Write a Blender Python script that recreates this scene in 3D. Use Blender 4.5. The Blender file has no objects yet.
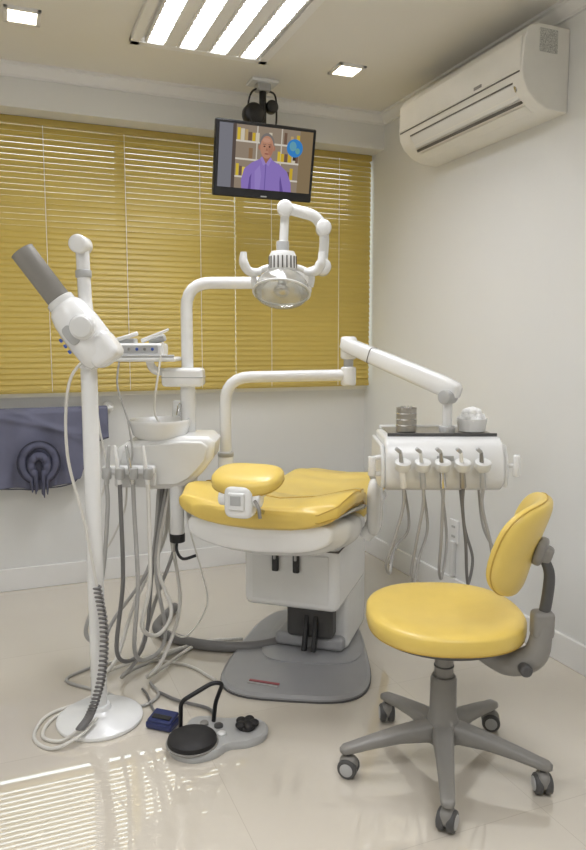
import bpy, bmesh, math, random
from mathutils import Vector, Matrix
random.seed(4)
scene = bpy.context.scene
try:
    scene.view_settings.view_transform = 'Standard'
    scene.view_settings.look = 'None'
except Exception: pass
YAW = math.radians(22)
cY, sY = math.cos(YAW), math.sin(YAW)
CUR = {'e': None, 'o': Vector((0, 0, 0))}

# ------------------------------------------------------------ materials
def lin(c):
    out = []
    for v in c[:3]:
        v = v / 255.0
        out.append(v / 12.92 if v <= 0.04045 else ((v + 0.055) / 1.055) ** 2.4)
    return tuple(out) + (1.0,)

def mat(name, col, rough=0.5, metal=0.0, var=0.04, scale=12.0, bump=0.0, coat=0.0):
    m = bpy.data.materials.new(name); m.use_nodes = True
    nt = m.node_tree; N = nt.nodes; L = nt.links
    b = N['Principled BSDF']
    base = lin(col)
    tc = N.new('ShaderNodeTexCoord')
    nz = N.new('ShaderNodeTexNoise'); nz.inputs['Scale'].default_value = scale; nz.inputs['Detail'].default_value = 4
    L.new(tc.outputs['Object'], nz.inputs['Vector'])
    cr = N.new('ShaderNodeValToRGB')
    cr.color_ramp.elements[0].position = 0.3; cr.color_ramp.elements[1].position = 0.7
    cr.color_ramp.elements[0].color = tuple(min(1, base[i] * (1 - var)) for i in range(3)) + (1,)
    cr.color_ramp.elements[1].color = tuple(min(1, base[i] * (1 + var)) for i in range(3)) + (1,)
    L.new(nz.outputs['Fac'], cr.inputs['Fac'])
    L.new(cr.outputs['Color'], b.inputs['Base Color'])
    b.inputs['Roughness'].default_value = rough
    b.inputs['Metallic'].default_value = metal
    b.inputs['Coat Weight'].default_value = coat
    b.inputs['Coat Roughness'].default_value = 0.1
    if bump > 0:
        n2 = N.new('ShaderNodeTexNoise'); n2.inputs['Scale'].default_value = scale * 18
        L.new(tc.outputs['Object'], n2.inputs['Vector'])
        bp = N.new('ShaderNodeBump'); bp.inputs['Strength'].default_value = bump; bp.inputs['Distance'].default_value = 0.002
        L.new(n2.outputs['Fac'], bp.inputs['Height']); L.new(bp.outputs['Normal'], b.inputs['Normal'])
    return m

M = {}
M['wall'] = mat('wall_paint', (231, 231, 228), 0.6, var=0.012, scale=2, bump=0.05)
M['ceil'] = mat('ceiling_paint', (235, 232, 224), 0.7, var=0.01, scale=2)
M['trim'] = mat('trim_paint', (240, 239, 236), 0.35, var=0.01)
M['white'] = mat('enamel_white', (238, 238, 236), 0.25, var=0.01, coat=0.3)
M['white2'] = mat('plastic_white', (226, 226, 223), 0.35, var=0.02)
M['cream'] = mat('plastic_cream', (236, 234, 227), 0.4, var=0.02)
M['yellow'] = mat('upholstery_yellow', (228, 198, 100), 0.38, var=0.03, bump=0.12, coat=0.15)
M['seam'] = mat('upholstery_seam', (196, 160, 66), 0.5)
M['grey'] = mat('plastic_grey', (138, 135, 129), 0.42, var=0.03)
M['dgrey'] = mat('plastic_dark_grey', (80, 79, 78), 0.45, var=0.05)
M['lgrey'] = mat('plastic_light_grey', (182, 182, 180), 0.4, var=0.03)
M['plate'] = mat('base_plate_grey', (160, 160, 161), 0.3, var=0.03, coat=0.3)
M['black'] = mat('plastic_black', (22, 22, 24), 0.35, var=0.1)
M['rubber'] = mat('rubber_black', (34, 32, 32), 0.6, var=0.1)
M['chrome'] = mat('chrome', (205, 205, 205), 0.18, 1.0, var=0.02)
M['steel'] = mat('brushed_steel', (176, 172, 164), 0.35, 0.9, var=0.08, scale=40)
M['hose'] = mat('hose_grey', (170, 168, 164), 0.45, var=0.05)
M['hosew'] = mat('hose_white', (218, 215, 207), 0.4, var=0.03)
M['hosed'] = mat('hose_dark', (118, 116, 114), 0.5, var=0.05)
M['blue'] = mat('pedal_blue', (34, 44, 92), 0.4, var=0.1)
M['bluel'] = mat('label_blue', (60, 90, 170), 0.4)
M['red'] = mat('label_red', (170, 90, 96), 0.4)
M['apron'] = mat('lead_apron_cloth', (112, 114, 136), 0.7, var=0.10, scale=8, bump=0.3)
M['apronm'] = mat('lead_apron_collar_cloth', (94, 96, 118), 0.7, var=0.10, scale=8, bump=0.3)
M['aprond'] = mat('lead_apron_trim', (64, 65, 80), 0.7, var=0.1)
M['cotton'] = mat('cotton', (246, 246, 244), 0.9, var=0.02, bump=0.6)
M['sticker'] = mat('label_paper', (190, 190, 184), 0.6, var=0.5, scale=260)
M['slot'] = mat('dark_slot', (96, 92, 86), 0.6)

def glass(name, col, rough, mixf, diff=0.0):
    m = bpy.data.materials.new(name); m.use_nodes = True
    nt = m.node_tree; N = nt.nodes; L = nt.links
    for n in list(N): N.remove(n)
    o = N.new('ShaderNodeOutputMaterial'); mx = N.new('ShaderNodeMixShader')
    t = N.new('ShaderNodeBsdfTransparent'); t.inputs['Color'].default_value = lin(col)
    g = N.new('ShaderNodeBsdfGlossy'); g.inputs['Roughness'].default_value = rough
    fr = N.new('ShaderNodeFresnel'); fr.inputs['IOR'].default_value = 1.45
    ad = N.new('ShaderNodeMath'); ad.operation = 'MULTIPLY_ADD'; ad.inputs[1].default_value = 0.6; ad.inputs[2].default_value = mixf
    L.new(fr.outputs['Fac'], ad.inputs[0]); L.new(ad.outputs[0], mx.inputs['Fac'])
    src = t
    if diff > 0:
        d = N.new('ShaderNodeBsdfDiffuse'); d.inputs['Color'].default_value = lin((245, 245, 242))
        tl = N.new('ShaderNodeBsdfTranslucent'); tl.inputs['Color'].default_value = lin((245, 245, 242))
        m3 = N.new('ShaderNodeMixShader'); m3.inputs['Fac'].default_value = .5
        L.new(d.outputs[0], m3.inputs[1]); L.new(tl.outputs[0], m3.inputs[2])
        m2 = N.new('ShaderNodeMixShader'); m2.inputs['Fac'].default_value = diff
        L.new(t.outputs[0], m2.inputs[1]); L.new(m3.outputs[0], m2.inputs[2]); src = m2
    L.new(src.outputs[0], mx.inputs[1]); L.new(g.outputs[0], mx.inputs[2]); L.new(mx.outputs[0], o.inputs['Surface'])
    return m
M['glass'] = glass('clear_glass', (240, 244, 240), 0.05, 0.02)
M['lens'] = glass('lamp_shield_plastic', (238, 238, 234), 0.10, 0.05, 0.12)
M['refl'] = glass('lamp_reflector_glass', (236, 236, 232), 0.15, 0.08, 0.32)

def emis(name, col, s):
    m = bpy.data.materials.new(name); m.use_nodes = True
    nt = m.node_tree; N = nt.nodes
    for n in list(N): N.remove(n)
    o = N.new('ShaderNodeOutputMaterial'); e = N.new('ShaderNodeEmission')
    e.inputs['Color'].default_value = lin(col); e.inputs['Strength'].default_value = s
    nt.links.new(e.outputs[0], o.inputs['Surface'])
    return m
M['tube'] = emis('fluorescent_tube', (246, 248, 255), 43.0)
M['down'] = emis('downlight_glow', (255, 240, 214), 14.0)

def slat_mat():
    m = mat('blind_slat_yellow', (196, 172, 92), 0.42, var=0.03, scale=3)
    nt = m.node_tree; N = nt.nodes; L = nt.links
    b = N['Principled BSDF']; out = [n for n in N if n.type == 'OUTPUT_MATERIAL'][0]
    tr = N.new('ShaderNodeBsdfTranslucent'); tr.inputs['Color'].default_value = lin((214, 190, 110))
    mx = N.new('ShaderNodeMixShader'); mx.inputs['Fac'].default_value = 0.08
    L.new(b.outputs[0], mx.inputs[1]); L.new(tr.outputs[0], mx.inputs[2]); L.new(mx.outputs[0], out.inputs['Surface'])
    return m
M['slat'] = slat_mat()

def floor_mat():
    m = bpy.data.materials.new('polished_porcelain_tiles'); m.use_nodes = True
    nt = m.node_tree; N = nt.nodes; L = nt.links; b = N['Principled BSDF']
    tc = N.new('ShaderNodeTexCoord')
    br = N.new('ShaderNodeTexBrick'); br.offset = 0.0
    br.inputs['Scale'].default_value = 1.0
    br.inputs['Brick Width'].default_value = 0.8; br.inputs['Row Height'].default_value = 0.8
    br.inputs['Mortar Size'].default_value = 0.001; br.inputs['Mortar Smooth'].default_value = 0.2
    br.inputs['Color1'].default_value = lin((224, 215, 199)); br.inputs['Color2'].default_value = lin((222, 213, 197))
    br.inputs['Mortar'].default_value = lin((204, 194, 177))
    mp = N.new('ShaderNodeMapping'); mp.inputs['Location'].default_value = (0.25, 0.13, 0)
    L.new(tc.outputs['Object'], mp.inputs['Vector']); L.new(mp.outputs[0], br.inputs['Vector'])
    nz = N.new('ShaderNodeTexNoise'); nz.inputs['Scale'].default_value = 3; nz.inputs['Detail'].default_value = 6
    L.new(tc.outputs['Object'], nz.inputs['Vector'])
    mx = N.new('ShaderNodeMixRGB'); mx.blend_type = 'MULTIPLY'; mx.inputs['Fac'].default_value = 0.05
    L.new(br.outputs['Color'], mx.inputs[1]); L.new(nz.outputs['Fac'], mx.inputs[2])
    L.new(mx.outputs[0], b.inputs['Base Color'])
    b.inputs['Roughness'].default_value = 0.02
    b.inputs['IOR'].default_value = 1.8
    b.inputs['Coat Weight'].default_value = 1.0; b.inputs['Coat IOR'].default_value = 1.9; b.inputs['Coat Roughness'].default_value = 0.01
    return m
M['floor'] = floor_mat()

# ------------------------------------------------------------ geometry helpers
def survey(X, Y, Z=0.0):
    return Vector((X * cY + Y * sY, -X * sY + Y * cY, Z))

def group(name, origin=(0, 0, 0), frame='survey', rot=0.0, local=False):
    e = bpy.data.objects.new(name, None); scene.collection.objects.link(e)
    e.empty_display_size = 0.1
    o = Vector(origin)
    if frame == 'survey':
        e.location = survey(*o); e.rotation_euler = (0, 0, -YAW - math.radians(rot))
    else:
        e.location = o; e.rotation_euler = (0, 0, -math.radians(rot))
    CUR['e'] = e; CUR['o'] = Vector((0, 0, 0)) if local else o
    return e

def finish(name, me, m, smooth=True, angle=40, wn=False, top=False):
    me.materials.append(m)
    if smooth:
        for p in me.polygons: p.use_smooth = True
        try: me.set_sharp_from_angle(angle=math.radians(angle))
        except Exception: pass
    ob = bpy.data.objects.new(name, me); scene.collection.objects.link(ob)
    if not top and CUR['e'] is not None:
        ob.parent = CUR['e']
    if wn:
        w = ob.modifiers.new('wn', 'WEIGHTED_NORMAL'); w.keep_sharp = True
    return ob

def addmesh(name, verts, faces, m, smooth=True, angle=40, top=False, fix=True):
    me = bpy.data.meshes.new(name)
    o = Vector((0, 0, 0)) if top else CUR['o']
    me.from_pydata([tuple(Vector(v) - o) for v in verts], [], faces)
    if fix:
        bm = bmesh.new(); bm.from_mesh(me)
        bmesh.ops.recalc_face_normals(bm, faces=bm.faces); bm.to_mesh(me); bm.free()
    me.update()
    return finish(name, me, m, smooth, angle, top=top)

def box(name, c, size, m, bevel=0.006, R=None, seg=3, top=False):
    bm = bmesh.new(); bmesh.ops.create_cube(bm, size=1.0)
    for v in bm.verts: v.co = Vector((v.co.x * size[0], v.co.y * size[1], v.co.z * size[2]))
    bevel = min(bevel, min(size) * 0.49)
    if bevel > 0:
        bmesh.ops.bevel(bm, geom=list(bm.edges), offset=bevel, segments=seg, profile=0.5, affect='EDGES')
    o = Vector((0, 0, 0)) if top else CUR['o']
    for v in bm.verts:
        p = v.co
        if R is not None: p = R @ p
        v.co = p + Vector(c) - o
    me = bpy.data.meshes.new(name); bm.to_mesh(me); bm.free()
    return finish(name, me, m, True, 50, wn=bevel > 0, top=top)

def frame_from(d):
    d = Vector(d).normalized()
    a = Vector((0, 0, 1)) if abs(d.z) < 0.9 else Vector((1, 0, 0))
    u = a.cross(d).normalized(); v = d.cross(u).normalized()
    return u, v, d

def lathe(name, prof, p, axis, m, seg=32, angle=40):
    u, v, d = frame_from(axis); p = Vector(p)
    verts = []; faces = []
    for r, h in prof:
        for i in range(seg):
            a = 2 * math.pi * i / seg
            verts.append(p + d * h + (u * math.cos(a) + v * math.sin(a)) * max(r, 1e-5))
    n = len(prof)
    for j in range(n - 1):
        for i in range(seg):
            i2 = (i + 1) % seg
            faces.append((j * seg + i, j * seg + i2, (j + 1) * seg + i2, (j + 1) * seg + i))
    faces.append(tuple(range(seg))); faces.append(tuple((n - 1) * seg + i for i in range(seg)))
    return addmesh(name, verts, faces, m, True, angle)

def shell_lathe(name, prof, p, axis, m, seg=48):
    u, v, d = frame_from(axis); p = Vector(p); verts = []; faces = []
    for r, h in prof:
        for i in range(seg):
            a = 2 * math.pi * i / seg
            verts.append(p + d * h + (u * math.cos(a) + v * math.sin(a)) * max(r, 1e-5))
    for j in range(len(prof) - 1):
        for i in range(seg):
            i2 = (i + 1) % seg
            faces.append((j * seg + i, j * seg + i2, (j + 1) * seg + i2, (j + 1) * seg + i))
    return addmesh(name, verts, faces, m, True, 80)

def cyl(name, p1, p2, r1, m, r2=None, b=0.003, seg=28):
    r2 = r1 if r2 is None else r2
    p1 = Vector(p1); p2 = Vector(p2); L = (p2 - p1).length
    b = min(b, L * 0.4, r1 * 0.5, r2 * 0.5)
    return lathe(name, [(r1 - b, 0), (r1 - b * .3, b * .3), (r1, b), (r2, L - b), (r2 - b * .3, L - b * .3), (r2 - b, L)], p1, p2 - p1, m, seg, 60)

def smooth_path(pts, n=8, closed=False):
    P = [Vector(p) for p in pts]
    if len(P) < 3: return P
    out = []
    K = len(P)
    rng = range(K) if closed else range(K - 1)
    for i in rng:
        if closed:
            p0, p1, p2, p3 = P[(i - 1) % K], P[i], P[(i + 1) % K], P[(i + 2) % K]
        else:
            p0 = P[i - 1] if i > 0 else P[0] * 2 - P[1]
            p1, p2 = P[i], P[i + 1]
            p3 = P[i + 2] if i + 2 < K else P[-1] * 2 - P[-2]
        for k in range(n):
            t = k / n
            out.append(0.5 * ((2 * p1) + (p2 - p0) * t + (2 * p0 - 5 * p1 + 4 * p2 - p3) * t * t + (3 * p1 - p0 - 3 * p2 + p3) * t ** 3))
    if not closed: out.append(P[-1])
    return out

def fillet(pts, r, n=6):
    P = [Vector(p) for p in pts]; out = [P[0]]
    for i in range(1, len(P) - 1):
        a = (P[i - 1] - P[i]); b = (P[i + 1] - P[i])
        rr = min(r, a.length * .49, b.length * .49)
        s = P[i] + a.normalized() * rr; e = P[i] + b.normalized() * rr
        for k in range(n + 1):
            t = k / n
            out.append(s * (1 - t) ** 2 + P[i] * 2 * t * (1 - t) + e * t * t)
    out.append(P[-1]); return out

def sweep(name, path, radii, m, seg=12, closed=False, squash=1.0):
    n = len(path)
    if not isinstance(radii, (list, tuple)): radii = [radii] * n
    elif len(radii) != n:
        R0 = radii; radii = []
        for i in range(n):
            f = i / (n - 1) * (len(R0) - 1); k = min(int(f), len(R0) - 2); radii.append(R0[k] * (1 - f + k) + R0[k + 1] * (f - k))
    T = []
    for i in range(n):
        if closed: d = path[(i + 1) % n] - path[(i - 1) % n]
        else: d = path[min(i + 1, n - 1)] - path[max(i - 1, 0)]
        T.append(d.normalized() if d.length > 1e-9 else Vector((0, 0, 1)))
    u, v, _ = frame_from(T[0]); verts = []; faces = []
    for i in range(n):
        u = (u - T[i] * u.dot(T[i])).normalized(); v = T[i].cross(u)
        for k in range(seg):
            a = 2 * math.pi * k / seg
            verts.append(path[i] + (u * math.cos(a) + v * math.sin(a) * squash) * radii[i])
    rng = n if closed else n - 1
    for i in range(rng):
        i2 = (i + 1) % n
        for k in range(seg):
            k2 = (k + 1) % seg
            faces.append((i * seg + k, i * seg + k2, i2 * seg + k2, i2 * seg + k))
    if not closed:
        faces.append(tuple(range(seg))); faces.append(tuple((n - 1) * seg + k for k in range(seg)))
    return addmesh(name, verts, faces, m, True, 60)

def tube(name, pts, r, m, seg=10, n=8, closed=False):
    return sweep(name, smooth_path(pts, n, closed), r, m, seg, closed)
def pipe(name, pts, r, m, fr=0.06, seg=20):
    return sweep(name, fillet(pts, fr), r, m, seg)
def coil(name, pts, R, r, turns, m):
    P = smooth_path(pts, 10); n = len(P); total = turns * 10; path = []
    u, v, _ = frame_from(P[-1] - P[0])
    for i in range(total + 1):
        f = i / total * (n - 1); k = min(int(f), n - 2); c = P[k].lerp(P[k + 1], f - k)
        a = 2 * math.pi * i / 10
        path.append(c + (u * math.cos(a) + v * math.sin(a)) * R)
    return sweep(name, path, r, m, 6)

def spow(x, e): return math.copysign(abs(x) ** e, x)
def ellip(name, c, r, m, e1=1.0, e2=1.0, R=None, nu=32, nv=18, warp=None):
    verts = []; faces = []
    for j in range(nv + 1):
        ph = -math.pi / 2 + math.pi * j / nv
        for i in range(nu):
            th = 2 * math.pi * i / nu
            p = Vector((r[0] * spow(math.cos(ph), e1) * spow(math.cos(th), e2), r[1] * spow(math.cos(ph), e1) * spow(math.sin(th), e2), r[2] * spow(math.sin(ph), e1)))
            if warp: p = warp(p)
            if R is not None: p = R @ p
            verts.append(p + Vector(c))
    for j in range(nv):
        for i in range(nu):
            i2 = (i + 1) % nu
            faces.append((j * nu + i, j * nu + i2, (j + 1) * nu + i2, (j + 1) * nu + i))
    ob = addmesh(name, verts, faces, m, True, 80, fix=False)
    bm = bmesh.new(); bm.from_mesh(ob.data); bmesh.ops.remove_doubles(bm, verts=bm.verts, dist=1e-5)
    bmesh.ops.recalc_face_normals(bm, faces=bm.faces); bm.to_mesh(ob.data); bm.free()
    for p in ob.data.polygons: p.use_smooth = True
    return ob
def welt(name, c, r, e1, e2, ph, m, R=None, warp=None, rad=.0028, n=72):
    """piping that follows a superellipsoid cushion at latitude ph"""
    path = []
    for i in range(n):
        th = 2 * math.pi * i / n
        p = Vector((r[0] * spow(math.cos(ph), e1) * spow(math.cos(th), e2), r[1] * spow(math.cos(ph), e1) * spow(math.sin(th), e2), r[2] * spow(math.sin(ph), e1)))
        if warp: p = warp(p)
        if R is not None: p = R @ p
        path.append(p + Vector(c))
    sweep(name, path, rad, m, 8, True)

def loft(name, rings, m, angle=70):
    n = len(rings[0]); verts = [v for r in rings for v in r]; faces = []
    for j in range(len(rings) - 1):
        for i in range(n):
            i2 = (i + 1) % n
            faces.append((j * n + i, j * n + i2, (j + 1) * n + i2, (j + 1) * n + i))
    faces.append(tuple(range(n))); faces.append(tuple((len(rings) - 1) * n + i for i in range(n)))
    return addmesh(name, verts, faces, m, True, angle)

def prism(name, pts, ext, m, bevel=0.004, seg=2, ang=0.6):
    bm = bmesh.new(); o = CUR['o']; ext = Vector(ext)
    vs = [bm.verts.new(Vector(p) - o) for p in pts]
    f = bm.faces.new(vs)
    r = bmesh.ops.extrude_face_region(bm, geom=[f])
    bmesh.ops.translate(bm, vec=ext, verts=[g for g in r['geom'] if isinstance(g, bmesh.types.BMVert)])
    bmesh.ops.recalc_face_normals(bm, faces=bm.faces)
    if bevel > 0:
        es = [e for e in bm.edges if len(e.link_faces) == 2 and e.calc_face_angle(0) > ang]
        bmesh.ops.bevel(bm, geom=es, offset=bevel, segments=seg, profile=0.5, affect='EDGES')
    me = bpy.data.meshes.new(name); bm.to_mesh(me); bm.free()
    return finish(name, me, m, True, 45, wn=True)

def rotm(ax, deg): return Matrix.Rotation(math.radians(deg), 3, ax)
def quad(name, pts, m, top=False): return addmesh(name, pts, [tuple(range(len(pts)))], m, False, top=top, fix=False)

# ------------------------------------------------------------ ROOM SHELL (room frame)
XR, YB, YBEAM, ZC, XL, YF = 2.08, 3.95, 3.74, 2.61, -1.6, -1.6
SILL, HEAD = 1.05, 2.42
box('floor', ((XR + XL) / 2, (YB + YF) / 2, -0.05), (XR - XL + .4, YB - YF + .4, 0.1), M['floor'], 0, top=True)
box('ceiling', ((XR + XL) / 2, (YB + YF) / 2, ZC + 0.05), (XR - XL + .4, YB - YF + .4, 0.1), M['ceil'], 0, top=True)
box('wall_right', (XR + 0.1, (YB + YF) / 2, ZC / 2), (0.2, YB - YF + .4, ZC), M['wall'], 0, top=True)
box('wall_left', (XL - 0.1, (YB + YF) / 2, ZC / 2), (0.2, YB - YF + .4, ZC), M['wall'], 0, top=True)
box('wall_front', ((XR + XL) / 2, YF - 0.1, ZC / 2), (XR - XL, 0.2, ZC), M['wall'], 0, top=True)
box('wall_back', ((XR + XL) / 2, YB + 0.1, SILL / 2), (XR - XL, 0.2, SILL), M['wall'], 0, top=True)
box('beam_back', ((XR + XL) / 2, (YBEAM + YB + .2) / 2, (HEAD + ZC) / 2), (XR - XL, YB + .2 - YBEAM, ZC - HEAD), M['wall'], 0, top=True)

def crown(name, p0, p1, nrm):
    p0 = Vector(p0); p1 = Vector(p1); nrm = Vector(nrm)
    prof = [(0, 0), (0, -.055), (.012, -.055), (.014, -.045), (.03, -.03), (.04, -.014), (.055, -.012), (.055, 0)]
    r0 = [p0 + nrm * a + Vector((0, 0, z)) for a, z in prof]; r1 = [p1 + nrm * a + Vector((0, 0, z)) for a, z in prof]
    n = len(prof); faces = [(i, (i + 1) % n, n + (i + 1) % n, n + i) for i in range(n)] + [tuple(range(n)), tuple(range(n, 2 * n))]
    addmesh(name, r0 + r1, faces, M['trim'], True, 30, top=True)
crown('trim_1', (XL, YBEAM, ZC), (XR, YBEAM, ZC), (0, -1, 0))
crown('trim_2', (XR, YF, ZC), (XR, YBEAM, ZC), (-1, 0, 0))
box('baseboard_back', ((XR + XL) / 2, YB - 0.008, 0.06), (XR - XL, 0.016, 0.12), M['trim'], 0.004, top=True)
box('baseboard_right', (XR - 0.008, (YB + YF) / 2, 0.06), (0.016, YB - YF - .03, 0.12), M['trim'], 0.004, top=True)
box('baseboard_left', (XL + 0.008, (YB + YF) / 2, 0.06), (0.016, YB - YF - .03, 0.12), M['trim'], 0.004, top=True)

# window
group('window_1', (0.24, YB + .1, SILL), 'room')
W0, W1 = XL, XR
for i, x in enumerate([W0 + .03, -.4, .62, 1.3, W1 - .03]):
    box('mullion_%d' % i, (x, YB + .12, (SILL + HEAD) / 2), (0.05, 0.05, HEAD - SILL), M['white'], 0.004)
box('frame_bottom', ((W0 + W1) / 2, YB + .12, SILL + .025), (W1 - W0, 0.05, 0.05), M['white'], 0.004)
box('frame_top', ((W0 + W1) / 2, YB + .12, HEAD - .025), (W1 - W0, 0.05, 0.05), M['white'], 0.004)
box('pane', ((W0 + W1) / 2, YB + .12, (SILL + HEAD) / 2), (W1 - W0 - .02, 0.006, HEAD - SILL - .02), M['glass'], 0)
box('sill', ((W0 + W1) / 2, YB - .005, SILL - .012), (W1 - W0, 0.05, 0.024), M['trim'], 0.004)

def blind(name, x0, x1):
    yb = 3.885
    group(name, ((x0 + x1) / 2, yb, SILL), 'room')
    verts = []; faces = []
    pitch = 0.0285; z = SILL + 0.035; hw = 0.0171; tilt = math.radians(64)
    while z < HEAD - 0.03:
        tl = tilt + random.uniform(-.025, .025)
        b0 = len(verts); K = 4
        for k in range(K + 1):
            s = -1 + 2 * k / K
            camber = 0.0034 * (1 - s * s)
            yy = s * hw * math.cos(tl) - camber * math.sin(tl); zz = s * hw * math.sin(tl) + camber * math.cos(tl)
            verts += [(x0, yb + yy, z + zz), (x1, yb + yy, z + zz)]
        for k in range(K): faces.append((b0 + 2 * k, b0 + 2 * k + 1, b0 + 2 * k + 3, b0 + 2 * k + 2))
        z += pitch
    addmesh('slats', verts, faces, M['slat'], True, 70, fix=False)
    box('bottom_rail', ((x0 + x1) / 2, yb, SILL + .012), (x1 - x0, 0.028, 0.02), M['slat'], 0.005)
    box('head_rail', ((x0 + x1) / 2, yb, HEAD - .018), (x1 - x0, 0.04, 0.034), M['slat'], 0.005)
    nC = max(2, round((x1 - x0) / .38))
    for i in range(nC):
        x = x0 + (x1 - x0) * (i + .5) / nC
        cyl('ladder_cord_%d' % i, (x, yb - .0145, SILL + .01), (x, yb - .0145, HEAD - .02), 0.0016, M['cotton'], seg=8)
blind('venetian_blind', -1.58, 1.217)
blind('venetian_blind.001', 1.219, 2.07)

# ------------------------------------------------------------ ceiling fixtures
def fluorescent(name, x0, y0, w=0.62, l=1.24):
    zc = ZC
    group(name, (x0 + w / 2, y0 + l / 2, zc), 'room')
    box('housing_side_a', (x0 + .02, y0 + l / 2, zc - .012), (.04, l, .024), M['trim'], .003)
    box('housing_side_b', (x0 + w - .02, y0 + l / 2, zc - .012), (.04, l, .024), M['trim'], .003)
    box('housing_end_a', (x0 + w / 2, y0 + .02, zc - .012), (w, .04, .024), M['trim'], .003)
    box('housing_end_b', (x0 + w / 2, y0 + l - .02, zc - .012), (w, .04, .024), M['trim'], .003)
    box('back_plate', (x0 + w / 2, y0 + l / 2, zc - .003), (w - .02, l - .02, .005), M['trim'], 0)
    sp = .139
    for i in range(4):
        xc = x0 + w / 2 + (i - 1.5) * sp
        quad('lamp_%d' % i, [(xc - .026, y0 + .06, zc - .008), (xc - .026, y0 + l - .06, zc - .008), (xc + .026, y0 + l - .06, zc - .008), (xc + .026, y0 + .06, zc - .008)], M['tube'])
        for s in (-1, 1):
            box('reflector_%d_%d' % (i, s), (xc + s * .040, y0 + l / 2, zc - .016), (.010, l - .1, .024), M['trim'], .002)
        vs = []; fs = []
        n = 22
        for k in range(n):
            y = y0 + .07 + (l - .14) * k / (n - 1); b = len(vs)
            vs += [(xc - .035, y, zc - .010), (xc + .035, y, zc - .010), (xc + .035, y, zc - .028), (xc - .035, y, zc - .028)]
            vs += [(xc - .035, y + .004, zc - .010), (xc + .035, y + .004, zc - .010), (xc + .035, y + .004, zc - .028), (xc - .035, y + .004, zc - .028)]
            fs += [(b, b + 1, b + 2, b + 3), (b + 4, b + 5, b + 6, b + 7), (b + 3, b + 2, b + 6, b + 7)]
        addmesh('louver_%d' % i, vs, fs, M['grey'], False)
        if i < 3:
            box('strip_%d' % i, (xc + sp / 2, y0 + l / 2, zc - .012), (.05, l - .06, .018), M['trim'], .002)
fluorescent('ceiling_louver_light', 0.55, 2.00)
fluorescent('added_fill_light_rear', 0.5, -0.5)  # added fill light behind the camera, unseen, built like the visible fixture
fluorescent('added_fill_light_left', -1.15, 0.3)  # another unseen fixture, added to brighten the left side of the room

def downlight(name, x, y):
    group(name, (x, y, ZC), 'room')
    for i, (dx, dy, w, l) in enumerate([(-.062, 0, .016, .14), (.062, 0, .016, .14), (0, -.062, .14, .016), (0, .062, .14, .016)]):
        box('rim_%d' % i, (x + dx, y + dy, ZC - .005), (w, l, .012), M['trim'], .002)
    quad('diffuser', [(x - .055, y - .055, ZC - .004), (x - .055, y + .055, ZC - .004), (x + .055, y + .055, ZC - .004), (x + .055, y - .055, ZC - .004)], M['down'])
downlight('recessed_downlight', 1.571, 3.20)
downlight('recessed_downlight.001', 0.118, 3.18)

# ------------------------------------------------------------ AIR CONDITIONER
group('air_conditioner', (2.08, 2.74, 2.2), 'room')
prof = [(XR, 2.515), (1.93, 2.515), (1.895, 2.505), (1.872, 2.48), (1.862, 2.45), (1.855, 2.34), (1.862, 2.30), (1.885, 2.262), (1.93, 2.225), (1.98, 2.205), (XR, 2.20)]
y0, y1 = 2.28, 3.19
prism('body', [(a, y0, b) for a, b in prof], (0, y1 - y0, 0), M['cream'], 0.006)
box('front_panel', (1.858, (y0 + y1) / 2, 2.40), (.012, y1 - y0 - .02, .12), M['cream'], .005)
box('panel_seam', (1.856, (y0 + y1) / 2, 2.335), (.006, y1 - y0 - .03, .005), M['slot'], .001)
box('air_flap', (1.882, (y0 + y1) / 2 - .02, 2.276), (.012, y1 - y0 - .16, .062), M['white'], .004, R=rotm('Y', -38))
box('outlet_slot', (1.912, (y0 + y1) / 2 - .02, 2.243), (.03, y1 - y0 - .16, .012), M['slot'], .003, R=rotm('Y', -30))
box('outlet_slot_upper', (1.862, (y0 + y1) / 2 - .02, 2.304), (.006, y1 - y0 - .16, .006), M['slot'], .001)
box('flap_lower', (1.945, (y0 + y1) / 2 - .02, 2.221), (.05, y1 - y0 - .16, .01), M['cream'], .003, R=rotm('Y', 25))
box('label', (1.975, y0 - .001, 2.455), (.085, .003, .085), M['sticker'], 0)
lathe('badge', [(.012, 0), (.012, .004), (.008, .005)], (1.875, y0 + .06, 2.285), (-1, 0, -.6), M['chrome'])
box('brand_strip', (1.851, 2.55, 2.355), (.002, .05, .012), M['grey'], 0)

group('wall_outlet', (XR, 2.95, .36), 'room')
box('plate', (XR - .005, 2.95, .36), (.01, .075, .12), M['white'], .004)
for i, dz in enumerate((-.025, .025)): box('socket_%d' % i, (XR - .011, 2.95, .36 + dz), (.004, .03, .012), M['lgrey'], .002)
box('cover_lower', (XR - .012, 2.95, .22), (.024, .03, .18), M['white2'], .004)

# ------------------------------------------------------------ TELEVISION
TC = Vector((1.208, 3.36, 2.185)); TR = rotm('X', 12)
def tv(u, v, d=0): return TC + TR @ Vector((u, -d, v))
group('television', tuple(TC), 'room')
TW, TH = .51, .345
box('cabinet', tv(0, 0, 0), (TW, .035, TH), M['black'], .008, R=TR)
box('rear_housing', tv(0, -.01, -.03), (TW * .7, .04, TH * .65), M['black'], .012, R=TR)
def flat(name, pts, col, d, s=0.72):
    mm = emis('screen_' + name, col, s)
    return quad(name, [tv(u, v, .0185 + d * .0004) for u, v in pts], mm)
SW, SH = .238, .143
cy0 = .013
def srect(name, u0, v0, u1, v1, col, d): flat(name, [(u0, v0 + cy0), (u1, v0 + cy0), (u1, v1 + cy0), (u0, v1 + cy0)], col, d)
srect('screen_background', -SW, -SH, SW, SH, (158, 142, 124), 0)
srect('screen_left_panel', -SW, -SH, -.165, SH, (134, 134, 142), 1)
srect('screen_left_frame', -.172, -SH, -.155, SH, (96, 84, 78), 2)
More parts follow.
